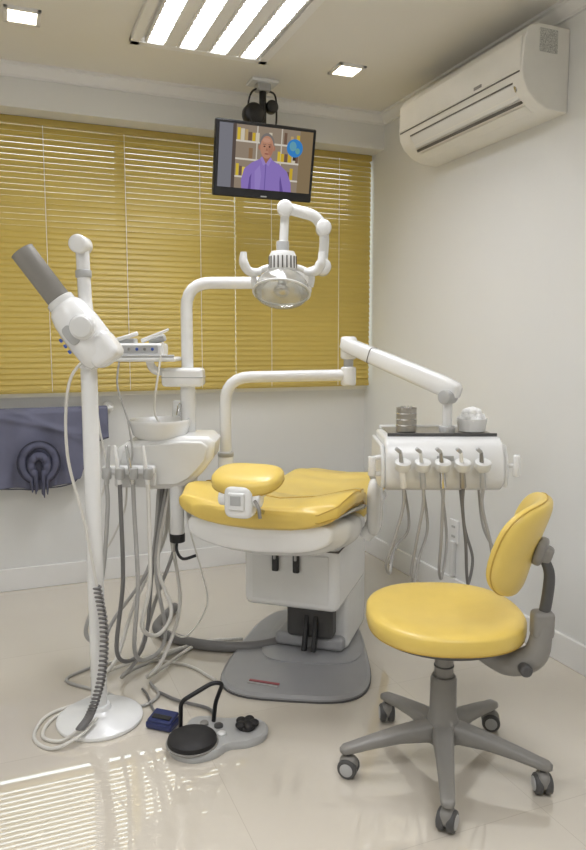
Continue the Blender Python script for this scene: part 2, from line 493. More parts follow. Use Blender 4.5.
srect('screen_wall_right', .17, -SH, SW, SH, (146, 126, 96), 1)
for i, v in enumerate((-.09, -.01, .07)):
    srect('screen_shelf_%d' % i, -.155, v - .004, .17, v + .004, (226, 218, 204), 2)
for i, u in enumerate((-.05, .075)):
    srect('screen_upright_%d' % i, u - .003, -SH, u + .003, SH, (216, 208, 194), 2)
cols = [(226, 196, 70), (238, 212, 96), (214, 180, 60), (222, 212, 190), (150, 120, 90), (196, 168, 120), (120, 96, 80)]
k = 0
for sh in (-.086, -.006, .074):
    u = -.150
    while u < .155:
        w = random.uniform(.012, .022); h = random.uniform(.035, .055)
        if random.random() < .6: srect('screen_book_%d' % k, u, sh, u + w * .9, min(SH, sh + h), random.choice(cols), 3)
        u += w; k += 1
def sell(name, cu, cv, ru, rv, col, d, a0=0, a1=360, n=28):
    pts = [(cu + ru * math.cos(math.radians(a0 + (a1 - a0) * i / n)), cv + cy0 + rv * math.sin(math.radians(a0 + (a1 - a0) * i / n))) for i in range(n + (0 if a1 - a0 == 360 else 1))]
    flat(name, pts, col, d)
sell('screen_globe', .145, .062, .042, .042, (64, 140, 210), 4)
sell('screen_globe_land', .135, .07, .018, .022, (110, 170, 190), 5)
sell('screen_globe_land_b', .16, .05, .012, .014, (110, 170, 170), 5)
srect('screen_globe_stand', .137, .005, .153, .022, (70, 60, 50), 4)
def spoly(name, pts, col, d): flat(name, [(a, b + cy0) for a, b in pts], col, d)
spoly('screen_presenter_shirt', [(-.118, -SH), (-.122, -.105), (-.108, -.052), (-.072, -.022), (-.026, .000), (0, -.010), (.026, .000), (.072, -.020), (.112, -.050), (.135, -.10), (.14, -SH)], (152, 128, 202), 6)
spoly('screen_presenter_arm_shade', [(-.085, -SH), (-.08, -.09), (-.07, -.07), (-.072, -.10), (-.070, -SH)], (112, 90, 162), 7)
spoly('screen_presenter_arm_shade_b', [(.098, -SH), (.086, -.10), (.078, -.07), (.076, -.10), (.08, -SH)], (112, 90, 162), 7)
spoly('screen_presenter_chest_light', [(-.05, -SH), (-.055, -.06), (-.03, -.03), (-.02, -.08), (-.025, -SH)], (164, 142, 212), 7)
spoly('screen_presenter_placket', [(-.002, -SH), (-.002, -.022), (.002, -.022), (.002, -SH)], (116, 96, 170), 7)
spoly('screen_presenter_neck', [(-.022, -.006), (-.021, .026), (.021, .026), (.022, -.006), (0, -.024)], (166, 116, 94), 8)
spoly('screen_presenter_collar_a', [(-.030, .002), (-.021, .010), (0, -.022), (-.014, -.032)], (166, 144, 214), 9)
spoly('screen_presenter_collar_b', [(.030, .002), (.021, .010), (0, -.022), (.014, -.032)], (166, 144, 214), 9)
sell('screen_presenter_hair', 0, .066, .038, .050, (132, 126, 122), 8)
sell('screen_presenter_ear_a', -.037, .050, .006, .012, (182, 128, 104), 9)
sell('screen_presenter_ear_b', .037, .050, .006, .012, (182, 128, 104), 9)
sell('screen_presenter_face', 0, .053, .034, .051, (198, 146, 120), 10)
sell('screen_presenter_cheek_shade', .019, .044, .012, .028, (184, 130, 106), 11)
sell('screen_presenter_forehead', -.004, .084, .020, .010, (210, 160, 136), 11)
for s in (-1, 1):
    sell('screen_presenter_eye_%d' % s, s * .013, .056, .005, .003, (56, 44, 40), 12)
    srect('screen_presenter_brow_%d' % s, s * .013 - .008, .064, s * .013 + .008, .0665, (116, 98, 90), 12)
spoly('screen_presenter_nose', [(-.006, .037), (0, .055), (.006, .037)], (172, 120, 96), 12)
sell('screen_presenter_mouth', 0, .023, .011, .0028, (150, 88, 80), 12)
box('screen_logo', tv(0, -TH / 2 + .012, .018), (.03, .002, .006), M['lgrey'], 0, R=TR)
box('ceiling_plate', (1.25, 3.50, ZC - .008), (.14, .10, .016), M['white'], .004)
box('ceiling_block', (1.25, 3.50, ZC - .03), (.07, .06, .04), M['lgrey'], .006)
cyl('drop_pole', (1.25, 3.50, ZC - .02), (1.25, 3.50, 2.34), .018, M['black'])
cyl('swivel_knuckle', (1.20, 3.47, 2.445), (1.20, 3.53, 2.445), .055, M['black'], b=.012)
cyl('swivel_knuckle_b', (1.295, 3.47, 2.49), (1.295, 3.52, 2.49), .032, M['black'], b=.01)
tube('arm', [(1.25, 3.5, 2.36), (1.25, 3.47, 2.30), (1.22, 3.43, 2.22)], .02, M['black'])
tube('cable_a', [(1.24, 3.50, 2.58), (1.19, 3.49, 2.55), (1.17, 3.49, 2.48), (1.18, 3.46, 2.38), (1.20, 3.42, 2.28)], .005, M['black'], 8)
tube('cable_b', [(1.26, 3.50, 2.57), (1.31, 3.49, 2.55), (1.32, 3.49, 2.47), (1.30, 3.46, 2.37), (1.24, 3.42, 2.28)], .005, M['black'], 8)
box('vesa_plate', tv(0, 0, -.055), (.11, .012, .11), M['black'], .003, R=TR)

# ------------------------------------------------------------ LEAD APRON on rail (room frame)
group('lead_apron', (.2, 3.88, .7), 'room')
ya = 3.86
def zbot(x):
    pts = [(-.40, .60), (-.10, .575), (.03, .57), (.11, .56), (.20, .565), (.28, .575), (.335, .60), (.375, .70), (.41, .79), (.49, .815)]
    for (a, za), (b, zb) in zip(pts, pts[1:]):
        if a <= x <= b:
            t = (x - a) / (b - a); t = t * t * (3 - 2 * t); return za + (zb - za) * t
    return pts[-1][1]
vs = []; fs = []; nx, nz = 110, 54
for j in range(nz + 1):
    for i in range(nx + 1):
        x = -.40 + .89 * i / nx; zt = .976; f = j / nz
        z = zt + (zbot(x) - zt) * f
        amp = .35 + f
        y = ya - .024 - .010 * math.sin(x * 30 + z * 7) * amp - .006 * math.sin(x * 63 - z * 15) * f
        y -= .010 * math.exp(-((z - .90 + .25 * (x - .1)) / .016) ** 2) + .009 * math.exp(-((z - .83 + .5 * (x - .3)) / .018) ** 2)
        if f < .05: y += .016 * (1 - f / .05)
        vs.append((x, y, z))
for j in range(nz):
    for i in range(nx):
        a = j * (nx + 1) + i; fs.append((a, a + 1, a + nx + 2, a + nx + 1))
ob = addmesh('apron_body', vs, fs, M['apron'], True, 80)
so = ob.modifiers.new('s', 'SOLIDIFY'); so.thickness = .005
vs = []; fs = []
for j in range(13):
    for i in range(41):
        x = -.40 + .89 * i / 40; f = j / 12; z = .978 - f * .16
        vs.append((x, ya + .024 + .004 * math.sin(x * 40) * f, z))
for j in range(12):
    for i in range(40):
        a = j * 41 + i; fs.append((a, a + 1, a + 42, a + 41))
addmesh('apron_back_fold', vs, fs, M['apron'], True, 80).modifiers.new('s', 'SOLIDIFY').thickness = .005
# thyroid collar: flat cloth annulus hanging in an inverted-U, with two loose ends
def collar(name, cx_, cz_, r0x, r0z, r1x, r1z, a0, a1, m, yo, tail):
    v = []; f = []; n = 36
    P = []
    for i in range(n + 1):
        a = math.radians(a0 + (a1 - a0) * i / n)
        P.append(((cx_ + r0x * math.cos(a), cz_ + r0z * math.sin(a)), (cx_ + r1x * math.cos(a), cz_ + r1z * math.sin(a))))
    P = [((P[0][0][0], P[0][0][1] - tail), (P[0][1][0] - .01, P[0][1][1] - tail))] + P + [((P[-1][0][0], P[-1][0][1] - tail * .8), (P[-1][1][0] + .01, P[-1][1][1] - tail * .8))]
    for i, (p, q) in enumerate(P):
        for k in range(5):
            t = k / 4
            v.append((p[0] + (q[0] - p[0]) * t, ya - yo - .016 * math.sin(t * math.pi) - .003 * math.sin(i * 1.1), p[1] + (q[1] - p[1]) * t))
    for i in range(len(P) - 1):
        for k in range(4):
            a = i * 5 + k; f.append((a, a + 1, a + 6, a + 5))
    addmesh(name, v, f, m, True, 80).modifiers.new('s', 'SOLIDIFY').thickness = .005
ellip('collar_opening', (.135, ya - .046, .685), (.058, .006, .075), M['aprond'], 1, 1)
collar('collar_outer', .135, .70, .060, .072, .104, .112, -62, 242, M['apronm'], .052, .07)
collar('collar_inner', .135, .685, .022, .032, .056, .068, -60, 240, M['apronm'], .056, .11)
tube('collar_edge', [(.135 + .104 * math.cos(math.radians(a)), ya - .056, .70 + .112 * math.sin(math.radians(a))) for a in range(-62, 243, 19)], .0035, M['aprond'], 8, 4)
tube('edge_piping', [(x_, ya - .03 - .008 * math.sin(x_ * 30), zbot(x_) - .002) for x_ in [-.40 + .0445 * i for i in range(21)]], .0035, M['aprond'], 8, 4)
group('wall_rail', (.15, 3.9, .965), 'room')
cyl('bar', (-.5, ya, .965), (.52, ya, .965), .010, M['white'])
for i, x in enumerate((-.45, .505)):
    cyl('bracket_%d' % i, (x, ya, .965), (x, YB, .965), .012, M['white']); cyl('flange_%d' % i, (x, YB - .012, .965), (x, YB, .965), .03, M['white'])

# ------------------------------------------------------------ DENTAL CHAIR
group('dental_chair', (.04, 2.9, 0), 'survey', rot=18, local=True)
def section(ly, w, zt, th, raise_, lx=0, n=40, e=.42, e2=.7):
    pts = []
    for i in range(n):
        a = 2 * math.pi * i / n
        x = w * spow(math.cos(a), e); s = spow(math.sin(a), e2)
        pts.append(Vector((lx + x, ly, zt - th / 2 + s * th / 2 + raise_ * (abs(x) / max(w, 1e-3)) ** 2.0)))
    return pts
def interp(st, n):
    out = []
    for (a, b) in zip(st, st[1:]):
        for k in range(n):
            t = k / n; t2 = t * t * (3 - 2 * t)
            out.append([a[0] + (b[0] - a[0]) * t] + [a[i] + (b[i] - a[i]) * t2 for i in range(1, len(a))])
    out.append(list(st[-1])); return out
back = [[-.54, .14, .728, .03, .0, -.015], [-.53, .24, .735, .065, .015, -.015], [-.50, .300, .738, .085, .045, -.015], [-.38, .325, .735, .10, .078, -.015], [-.2, .31, .71, .10, .08, -.01], [0.0, .27, .67, .10, .065, 0], [.1, .25, .64, .10, .05, 0]]
bsec = interp(back, 5)
loft('backrest_cushion', [section(*s) for s in bsec], M['yellow'])
for nm, idx in (('a', 2), ('b', 38)):
    sweep('backrest_seam_' + nm, [section(*s)[idx] for s in bsec[4:]], .0025, M['seam'], 8)
sweep('backrest_seam_cross', [p for p in section(-.25, .316, .7165, .10, .08, -.012)[1:20]], .0022, M['seam'], 8)
shell = [[-.51, .17, .665, .03, .02, -.015], [-.49, .27, .672, .10, .03, -.015], [-.38, .305, .665, .135, .045, -.015], [-.2, .30, .64, .14, .04, -.01], [0, .26, .61, .13, .03, 0], [.12, .24, .58, .12, .03, 0]]
loft('backrest_shell', [section(*s) for s in interp(shell, 5)], M['white'])
rim = [[-.515, .19, .68, .02, .03, -.015], [-.50, .295, .684, .022, .045, -.015], [-.38, .325, .672, .022, .062, -.015], [-.2, .312, .648, .022, .06, -.01], [0, .275, .615, .022, .05, 0]]
loft('shell_rim', [section(*s) for s in interp(rim, 4)], M['lgrey'])
seat = [[.06, .23, .62, .06, .03], [.1, .25, .63, .11, .04], [.3, .255, .635, .12, .05], [.48, .25, .655, .12, .04], [.58, .24, .67, .11, .03], [.75, .225, .645, .10, .03], [1.0, .20, .59, .09, .02], [1.06, .17, .57, .06, .02], [1.08, .10, .56, .03, 0]]
loft('seat_cushion', [section(*s) for s in interp(seat, 5)], M['yellow'])
sshell = [[.0, .20, .55, .08, .0], [.3, .22, .55, .12, .0], [.6, .20, .58, .12, 0], [1.0, .17, .52, .06, 0], [1.04, .1, .51, .03, 0]]
loft('seat_shell', [section(*s) for s in interp(sshell, 4)], M['white'])
RH = rotm('X', 16)
def hw(p):
    q = p.copy(); q.z += .6 * p.x * p.x; return q
ellip('headrest_pad', (-.005, -.60, .852), (.122, .088, .036), M['yellow'], .7, .75, R=RH, warp=hw)
welt('headrest_welt', (-.005, -.60, .852), (.122, .088, .036), .7, .75, -.25, M['seam'], RH, hw, .0022)
ellip('headrest_pan', (-.005, -.60, .826), (.075, .055, .022), M['white'], .5, .7, R=RH)
ellip('headrest_bracket', (-.008, -.66, .793), (.050, .035, .055), M['white'], .45, .5)
box('headrest_bracket_cover', (-.008, -.697, .797), (.058, .014, .058), M['white2'], .006)
box('headrest_bracket_slot', (-.008, -.705, .802), (.036, .004, .032), M['lgrey'], .002)
cyl('headrest_pivot', (-.088, -.655, .838), (.073, -.655, .838), .013, M['lgrey'], b=.004)
cyl('headrest_knob_a', (-.082, -.655, .80), (-.054, -.655, .80), .026, M['white'], b=.006)
cyl('headrest_knob_b', (.038, -.655, .80), (.064, -.655, .80), .026, M['white'], b=.006)
tube('headrest_lever', [(.05, -.68, .80), (.07, -.70, .782), (.075, -.70, .75)], .006, M['grey'])
box('headrest_stem', (-.005, -.575, .745), (.07, .16, .016), M['chrome'], .004, R=rotm('X', -22))
tube('armrest_upright', [(.28, -.06, .54), (.315, -.06, .60), (.318, -.05, .70)], [.028, .032, .026], M['white'], 14)
ellip('armrest_cover', (.316, -.05, .665), (.028, .062, .115), M['white'], .6, .7)
box('armrest_pad', (.318, .06, .785), (.05, .26, .028), M['lgrey'], .012)
box('lift_body', (.02, .02, .405), (.39, .50, .27), M['white'], .03)
box('lift_body_upper', (.02, .06, .55), (.30, .40, .08), M['white2'], .02)
box('lift_seam', (.02, .02, .515), (.393, .503, .006), M['slot'], .002)
box('lift_recess', (.02, -.233, .40), (.31, .004, .19), M['white2'], .001)
for i, x in enumerate((-.035, .05)):
    box('strap_%d' % i, (x, -.245, .480), (.026, .018, .11), M['black'], .006)
    box('strap_buckle_%d' % i, (x, -.256, .50), (.010, .008, .05), M['lgrey'], .003)
    cyl('backrest_hinge_%d' % i, (x, -.22, .53), (x, -.22, .58), .012, M['chrome'])
box('pedestal_front', (.05, .03, .20), (.20, .20, .22), M['dgrey'], .02)
box('pedestal_cover', (.15, .16, .18), (.10, .34, .29), M['white2'], .02)
box('pedestal_cover_left', (-.04, .20, .17), (.10, .30, .26), M['lgrey'], .02)
box('pedestal_foot', (.04, .14, .065), (.30, .38, .06), M['plate'], .02)
for i, x in enumerate((.04, .08)): box('link_bar_%d' % i, (x, -.08, .12), (.02, .03, .15), M['black'], .005, R=rotm('X', -20))
def superp(cx, cy, w, l, n=48, e=.55, k=0.0):
    pts = []
    Rz = math.radians(11)
    for i in range(n):
        a = 2 * math.pi * i / n
        y = l * spow(math.sin(a), e); x = w * spow(math.cos(a), e) * (1 - k * (y / l))
        pts.append((cx + x * math.cos(Rz) - y * math.sin(Rz), cy + x * math.sin(Rz) + y * math.cos(Rz)))
    return pts
def disc(name, cx, cy, w, l, z0, z1, m, k, e=.55, inset=.012):
    o1 = superp(cx, cy, w, l, e=e, k=k); o2 = superp(cx, cy, w - inset, l - inset, e=e, k=k)
    rings = [[Vector((x, y, z0)) for x, y in o1], [Vector((x, y, (z0 + z1) / 2 + .002)) for x, y in o1], [Vector((x, y, z1)) for x, y in o2]]
    loft(name, rings, m, 30)
disc('base_plate', .0, .0, .272, .44, 0.0, .022, M['plate'], .2)
disc('base_step', .02, .12, .20, .28, .02, .030, M['plate'], .15)
disc('base_rubber_edge', .0, .0, .275, .443, 0.0, .006, M['dgrey'], .2, inset=.002)
box('base_label', (-.04, -.36, .0245), (.12, .012, .003), M['red'], 0); box('base_label_b', (-.04, -.38, .0245), (.12, .008, .003), M['lgrey'], 0)

# ------------------------------------------------------------ CUSPIDOR UNIT (survey frame)
group('cuspidor_unit', (-.5, 2.8, 0))
hp = [(-.690, .855), (-.678, .905), (-.640, .930), (-.52, .940), (-.415, .952), (-.325, .950), (-.300, .925), (-.308, .865), (-.345, .815), (-.385, .775), (-.44, .745), (-.55, .742), (-.625, .765), (-.67, .810)]
prism('housing', [(x, 2.69, z) for x, z in hp], (0, .24, 0), M['white'], .022, 4, ang=1.0)
prism('housing_front_cover', [(-.50 + (x + .50) * .86, 2.676, .85 + (z - .85) * .82) for x, z in hp], (0, .02, 0), M['white2'], .008, 3, ang=1.0)
lathe('bowl', [(.03, -.085), (.075, -.08), (.105, -.055), (.117, -.012), (.119, 0), (.117, .004), (.108, .0), (.09, -.035), (.055, -.058), (.02, -.064), (.0, -.064)], (-.526, 2.78, 1.005), (0, 0, 1), M['white'], 48)
cyl('bowl_collar', (-.526, 2.78, .92), (-.526, 2.78, .95), .055, M['lgrey'], r2=.045)
pipe('water_spout', [(-.455, 2.88, .94), (-.455, 2.88, 1.06), (-.455, 2.83, 1.06), (-.46, 2.82, 1.02)], .008, M['chrome'], .03, 12)
cyl('spout_base', (-.475, 2.90, .94), (-.475, 2.90, 1.075), .024, M['white'], r2=.020, b=.012)
box('holder_bar', (-.62, 2.645, .83), (.20, .04, .035), M['white'], .012)
box('holder_plate', (-.60, 2.66, .79), (.16, .03, .06), M['white2'], .012)
inst = [(-.70, .03), (-.65, -.02), (-.60, -.03), (-.545, -.02)]
for i, (x, dx) in enumerate(inst):
    cyl('holder_clip_%d' % i, (x, 2.62, .80), (x + .003, 2.615, .845), .018, M['lgrey'], b=.005)
    cyl('handpiece_%d' % i, (x, 2.615, .78), (x + dx * .6, 2.60, .93), .010, [M['lgrey'], M['white'], M['chrome'], M['white']][i], r2=.006)
hz = [(-.70, -.78, .17, .0), (-.65, -.66, .10, .02), (-.60, -.585, .11, .05), (-.545, -.56, .20, .03)]
for i, (x, xm, zb, dy) in enumerate(hz):
    tube('hose_%d' % i, [(x, 2.615, .79), (x + .005, 2.60, .68), ((x * .5 + xm * .5) + .02, 2.58 - dy, .42), (xm, 2.56 - dy, zb + .06), (xm + .045, 2.60, zb), (xm + .09, 2.64, zb + .08), (-.56 + .01 * i, 2.70, .45), (-.53 + .015 * i, 2.76, .75)], [.008, .008, .007], [M['hose'], M['hosed'], M['hose'], M['hosew']][i], 10)
for i, (x0_, x1_) in enumerate([(-.50, -.50), (-.47, -.60), (-.52, -.68)]):
    tube('supply_tube_%d' % i, [(x0_, 2.78, .76), (x0_ + .01, 2.77, .55), (x1_ + .05, 2.72, .28), (x1_, 2.62, .10), (x1_ - .06, 2.60, .03), (x1_ - .02, 2.72, .015), (-.40, 2.95, .014), (-.22, 2.98, .02)], .0075, [M['hosew'], M['hose'], M['hosew']][i], 10)
tube('thin_tube_a', [(-.43, 2.74, .76), (-.41, 2.72, .60), (-.36, 2.70, .42), (-.34, 2.70, .28), (-.42, 2.68, .16), (-.50, 2.66, .20)], .0035, M['hosew'], 8)
cyl('lower_canister', (-.455, 2.72, .55), (-.455, 2.72, .76), .028, M['white'])
cyl('canister_cap', (-.455, 2.72, .53), (-.455, 2.72, .565), .030, M['black'])
tube('canister_spring', [(-.455, 2.72, .54), (-.455, 2.70, .50), (-.43, 2.69, .47), (-.38, 2.70, .48)], .006, M['black'], 8)
pipe('support_arm', [(-.42, 2.86, .80), (-.42, 2.86, .60), (-.20, 2.93, .57), (-.12, 2.95, .50)], .028, M['white'], .06)
box('support_cover', (-.38, 2.84, .62), (.10, .10, .08), M['white2'], .02)

group('dental_operating_light', (-.425, 2.86, .93))
PX, PY = -.425, 2.86
cyl('pole_lower', (PX, PY, .93), (PX, PY, 1.2), .030, M['white'])
pipe('pole', [(PX, PY, 1.15), (PX, PY, 1.545), (.03, PY, 1.545)], .024, M['white'], .10)
box('collar_block', (PX - .015, PY - .01, 1.172), (.165, .10, .075), M['white'], .016)
box('collar_seam', (PX - .015, PY - .01, 1.172), (.167, .102, .004), M['lgrey'], .001)
cyl('arm_joint', (.04, PY, 1.50), (.04, PY, 1.60), .034, M['white'], b=.01)
pipe('riser', [(.045, PY, 1.58), (.115, PY - .03, 1.60), (.122, 2.80, 1.70), (.117, 2.79, 1.745)], .019, M['white'], .04)
cyl('riser_knuckle', (.115, 2.76, 1.60), (.115, 2.85, 1.60), .032, M['white'], b=.01)
cyl('riser_top_knuckle', (.117, 2.75, 1.745), (.117, 2.82, 1.745), .030, M['white'], b=.01)
pipe('fore_arm', [(.117, 2.785, 1.745), (.085, 2.775, 1.79), (-.028, 2.755, 1.815)], .022, M['white'], .04)
cyl('drop_joint', (-.030, 2.72, 1.812), (-.030, 2.79, 1.812), .030, M['white'], b=.01)
pipe('drop_tube', [(-.030, 2.755, 1.80), (-.037, 2.745, 1.66)], .017, M['white'], .02)
LX, LY = -.039, 2.74
cyl('head_neck', (LX, LY, 1.64), (LX, LY, 1.69), .024, M['lgrey'])
lathe('head_housing', [(.02, .0), (.044, -.004), (.052, -.02), (.054, -.07), (.046, -.085), (.02, -.088)], (LX, LY, 1.655), (0, 0, 1), M['white'], 32)
for i in range(9):
    a = math.radians(270 + 18 * (i - 4))
    box('vent_%d' % i, (LX + .0535 * math.cos(a), LY + .0535 * math.sin(a), 1.61), (.005, .005, .045), M['slot'], .001)
AX = Vector((-.06, -.42, -1)).normalized(); LC = Vector((LX, LY, 1.568))
shell_lathe('reflector', [(.03, .0), (.055, .004), (.078, .018), (.096, .040), (.104, .065), (.106, .078)], LC, AX, M['refl'])
shell_lathe('front_shield', [(.104, .078), (.100, .092), (.086, .106), (.05, .119), (.0, .122)], LC, AX, M['lens'])
lathe('reflector_back', [(.0, -.01), (.04, -.008), (.052, .006), (.03, .012)], LC, AX, M['white'], 36)
path = [LC + AX * .078 + (frame_from(AX)[0] * math.cos(a) + frame_from(AX)[1] * math.sin(a)) * .107 for a in [i * math.pi / 18 for i in range(36)]]
sweep('reflector_rim', path, .0045, M['white2'], 8, True)
cyl('bulb_holder', LC + AX * .01, LC + AX * .05, .016, M['white2'])
ellip('bulb', tuple(LC + AX * .065), (.012, .012, .018), M['glass'])
shell_lathe('bulb_cap', [(.030, .062), (.032, .075), (.022, .086), (.0, .089)], LC, AX, M['chrome'], 24)
pipe('yoke', [(LX - .105, LY, 1.52), (LX - .115, LY, 1.565), (LX - .06, LY, 1.595), (LX + .06, LY, 1.595), (LX + .115, LY, 1.565), (LX + .105, LY, 1.52)], .012, M['white'], .03, 14)
for s in (-1, 1):
    tube('handle_%d' % s, [(LX + s * .085, LY - .01, 1.575), (LX + s * .125, LY - .03, 1.575), (LX + s * .145, LY - .04, 1.605), (LX + s * .146, LY - .04, 1.645)], [.013, .017, .018, .012], M['white'], 14)
group('instrument_tray_table', (-.6, 2.82, 1.15))
box('tray_shelf', (-.60, 2.80, 1.245), (.30, .17, .018), M['white'], .008)
pipe('tray_arm', [(PX - .085, PY - .02, 1.19), (-.56, 2.83, 1.20), (-.57, 2.82, 1.24)], .016, M['white'], .03)
tube('tray_lip', [(-.745, 2.72, 1.258), (-.455, 2.72, 1.258)], .005, M['lgrey'])
box('control_box', (-.60, 2.80, 1.282), (.20, .12, .05), M['white'], .012)
box('control_face', (-.60, 2.738, 1.284), (.16, .004, .03), M['lgrey'], .002)
for i in range(5): cyl('button_%d' % i, (-.66 + .03 * i, 2.737, 1.284), (-.66 + .03 * i, 2.733, 1.284), .006, [M['bluel'], M['grey']][i % 2])
box('cradle', (-.66, 2.80, 1.315), (.09, .06, .02), M['lgrey'], .006)
cyl('scaler_a', (-.70, 2.77, 1.315), (-.60, 2.76, 1.345), .008, M['white']); cyl('scaler_b', (-.59, 2.78, 1.315), (-.48, 2.76, 1.36), .009, M['white'], r2=.005)
cyl('curing_lamp', (-.56, 2.80, 1.31), (-.50, 2.78, 1.33), .014, M['lgrey'])
tube('lamp_cord_a', [(-.72, 2.74, 1.30), (-.76, 2.72, 1.20), (-.745, 2.70, 1.0), (-.72, 2.70, .80), (-.78, 2.68, .60), (-.74, 2.69, .50), (-.66, 2.72, .66), (-.66, 2.76, .80)], .004, M['hosew'], 8)
tube('lamp_cord_b', [(-.50, 2.74, 1.31), (-.51, 2.71, 1.22), (-.53, 2.70, 1.05), (-.50, 2.75, .97)], .0045, M['hosew'], 8)
tube('lamp_cord_c', [(-.66, 2.74, 1.29), (-.67, 2.70, 1.15), (-.63, 2.68, 1.02), (-.61, 2.66, .90), (-.62, 2.66, .84)], .004, M['hose'], 8)

# ------------------------------------------------------------ DELIVERY UNIT (survey frame)
group('dental_delivery_unit', (.55, 2.62, .8))
pipe('post_arm', [(-.285, 2.97, .50), (-.285, 2.97, 1.165), (.235, 2.97, 1.175)], .024, M['white'], .11)
cyl('post_sleeve', (-.285, 2.97, .46), (-.285, 2.97, .84), .032, M['white'])
cyl('post_ring', (-.285, 2.97, .83), (-.285, 2.97, .85), .034, M['lgrey'])
pipe('post_bracket', [(-.285, 2.97, .52), (-.10, 3.0, .50)], .026, M['white'])
cyl('elbow_lower', (.232, 2.97, 1.13), (.232, 2.97, 1.21), .032, M['white'], b=.008)
cyl('elbow_post', (.232, 2.97, 1.20), (.232, 2.97, 1.245), .020, M['lgrey'])
cyl('elbow_upper', (.232, 2.97, 1.24), (.232, 2.97, 1.335), .034, M['white'], b=.012)
A = Vector((.225, 2.96, 1.30)); B = Vector((.60, 2.60, 1.13)); D = (B - A).normalized()
up = (Vector((0, 0, 1)) - D * D.z).normalized(); sd = D.cross(up)
def rrect(c, hw_, hh_, n=20): return [c + sd * hw_ * spow(math.cos(a), .5) + up * hh_ * spow(math.sin(a), .5) for a in [2 * math.pi * i / n for i in range(n)]]
L_ = (B - A).length
loft('balanced_arm', [rrect(A - D * .02, .022, .022), rrect(A, .028, .030), rrect(A + D * L_ * .48, .028, .035), rrect(A + D * L_ * .5, .028, .035), rrect(B - D * .06, .026, .037), rrect(B, .024, .032), rrect(B + D * .015, .015, .02)], M['white'])
loft('arm_cover_seam', [rrect(A + D * L_ * .25, .0295, .0338), rrect(A + D * (L_ * .25 + .004), .0295, .0338)], M['slot'])
cyl('arm_hub', B + Vector((-.03, 0, -.02)) + sd * -.03, B + Vector((-.03, 0, -.02)) + sd * .03, .026, M['lgrey'])
cyl('spindle', (.575, 2.63, .97), (.575, 2.63, 1.12), .018, M['white'])
cyl('spindle_collar', (.575, 2.63, .975), (.575, 2.63, 1.0), .03, M['lgrey'])
prof = [(2.49, .80), (2.478, .83), (2.485, .90), (2.51, .95), (2.55, .968), (2.80, .968), (2.82, .95), (2.82, .86), (2.76, .80), (2.60, .775), (2.52, .778)]
prism('unit_body', [(.33, y, z) for y, z in prof], (.425, 0, 0), M['white'], .012, 3)
for s, x in ((-1, .322), (1, .763)):
    prism('end_cap_%d' % s, [(x - .008, y, z) for y, z in [(2.50, .79), (2.49, .84), (2.50, .90), (2.53, .94), (2.80, .945), (2.80, .86), (2.74, .81), (2.60, .785)]], (.016, 0, 0), M['white2'], .006)
box('tray_mat', (.545, 2.69, .972), (.38, .24, .008), M['steel'], .003)
box('tray_edge_front', (.545, 2.565, .974), (.40, .006, .012), M['dgrey'], .002)
box('tray_edge_back', (.545, 2.815, .975), (.40, .008, .014), M['white'], .003)
pipe('handle_left', [(.33, 2.52, .90), (.285, 2.50, .90), (.28, 2.50, .84), (.33, 2.52, .84)], .009, M['white'], .02, 12)
cyl('handle_left_grip', (.282, 2.50, .835), (.282, 2.50, .905), .014, M['white'])
pipe('handle_right', [(.75, 2.52, .87), (.80, 2.50, .87)], .008, M['white'], .02, 12)
cyl('handle_right_grip', (.80, 2.50, .83), (.80, 2.50, .91), .013, M['white'], b=.006)
xs = [.385, .455, .525, .595, .665]
for i, x in enumerate(xs):
    lathe('holder_%d' % i, [(.016, 0), (.024, .0), (.028, .008), (.028, .03), (.022, .034), (.016, .034)], (x, 2.455, .865), (0, -.35, .94), M['white2'], 28)
    box('holder_stem_%d' % i, (x, 2.475, .86), (.02, .05, .02), M['white2'], .006)
    cyl('handpiece_%d' % i, (x + .004, 2.45, .80), (x - .006, 2.44, .885), .0115, [M['cream'], M['lgrey'], M['chrome'], M['steel'], M['lgrey']][i], r2=.009)
    cyl('handpiece_neck_%d' % i, (x - .006, 2.44, .885), (x - .012, 2.43, .93), .008, [M['hose'], M['white2'], M['steel'], M['cream'], M['grey']][i], r2=.006)
    cyl('handpiece_tip_%d' % i, (x - .012, 2.43, .93), (x - .03, 2.42, .945), .007, M['lgrey'])
    dn = [-.05, -.03, .0, .03, .06][i]; zb = [.47, .43, .45, .43, .42][i]
    tube('hose_%d' % i, [(x + .004, 2.45, .80), (x + .003, 2.45, .73), (x + dn * .6, 2.45, .60), (x + dn, 2.47, zb + .05), (x + dn + .02, 2.52, zb), (x + dn + .045, 2.57, zb + .08), (x + .05, 2.60, .62), (x + .03, 2.62, .79)], [.0062, .0055, .0055], [M['hose'], M['hose'], M['hose'], M['hosed'], M['hose']][i], 10)
box('front_panel', (.54, 2.480, .90), (.06, .004, .02), M['lgrey'], .002)

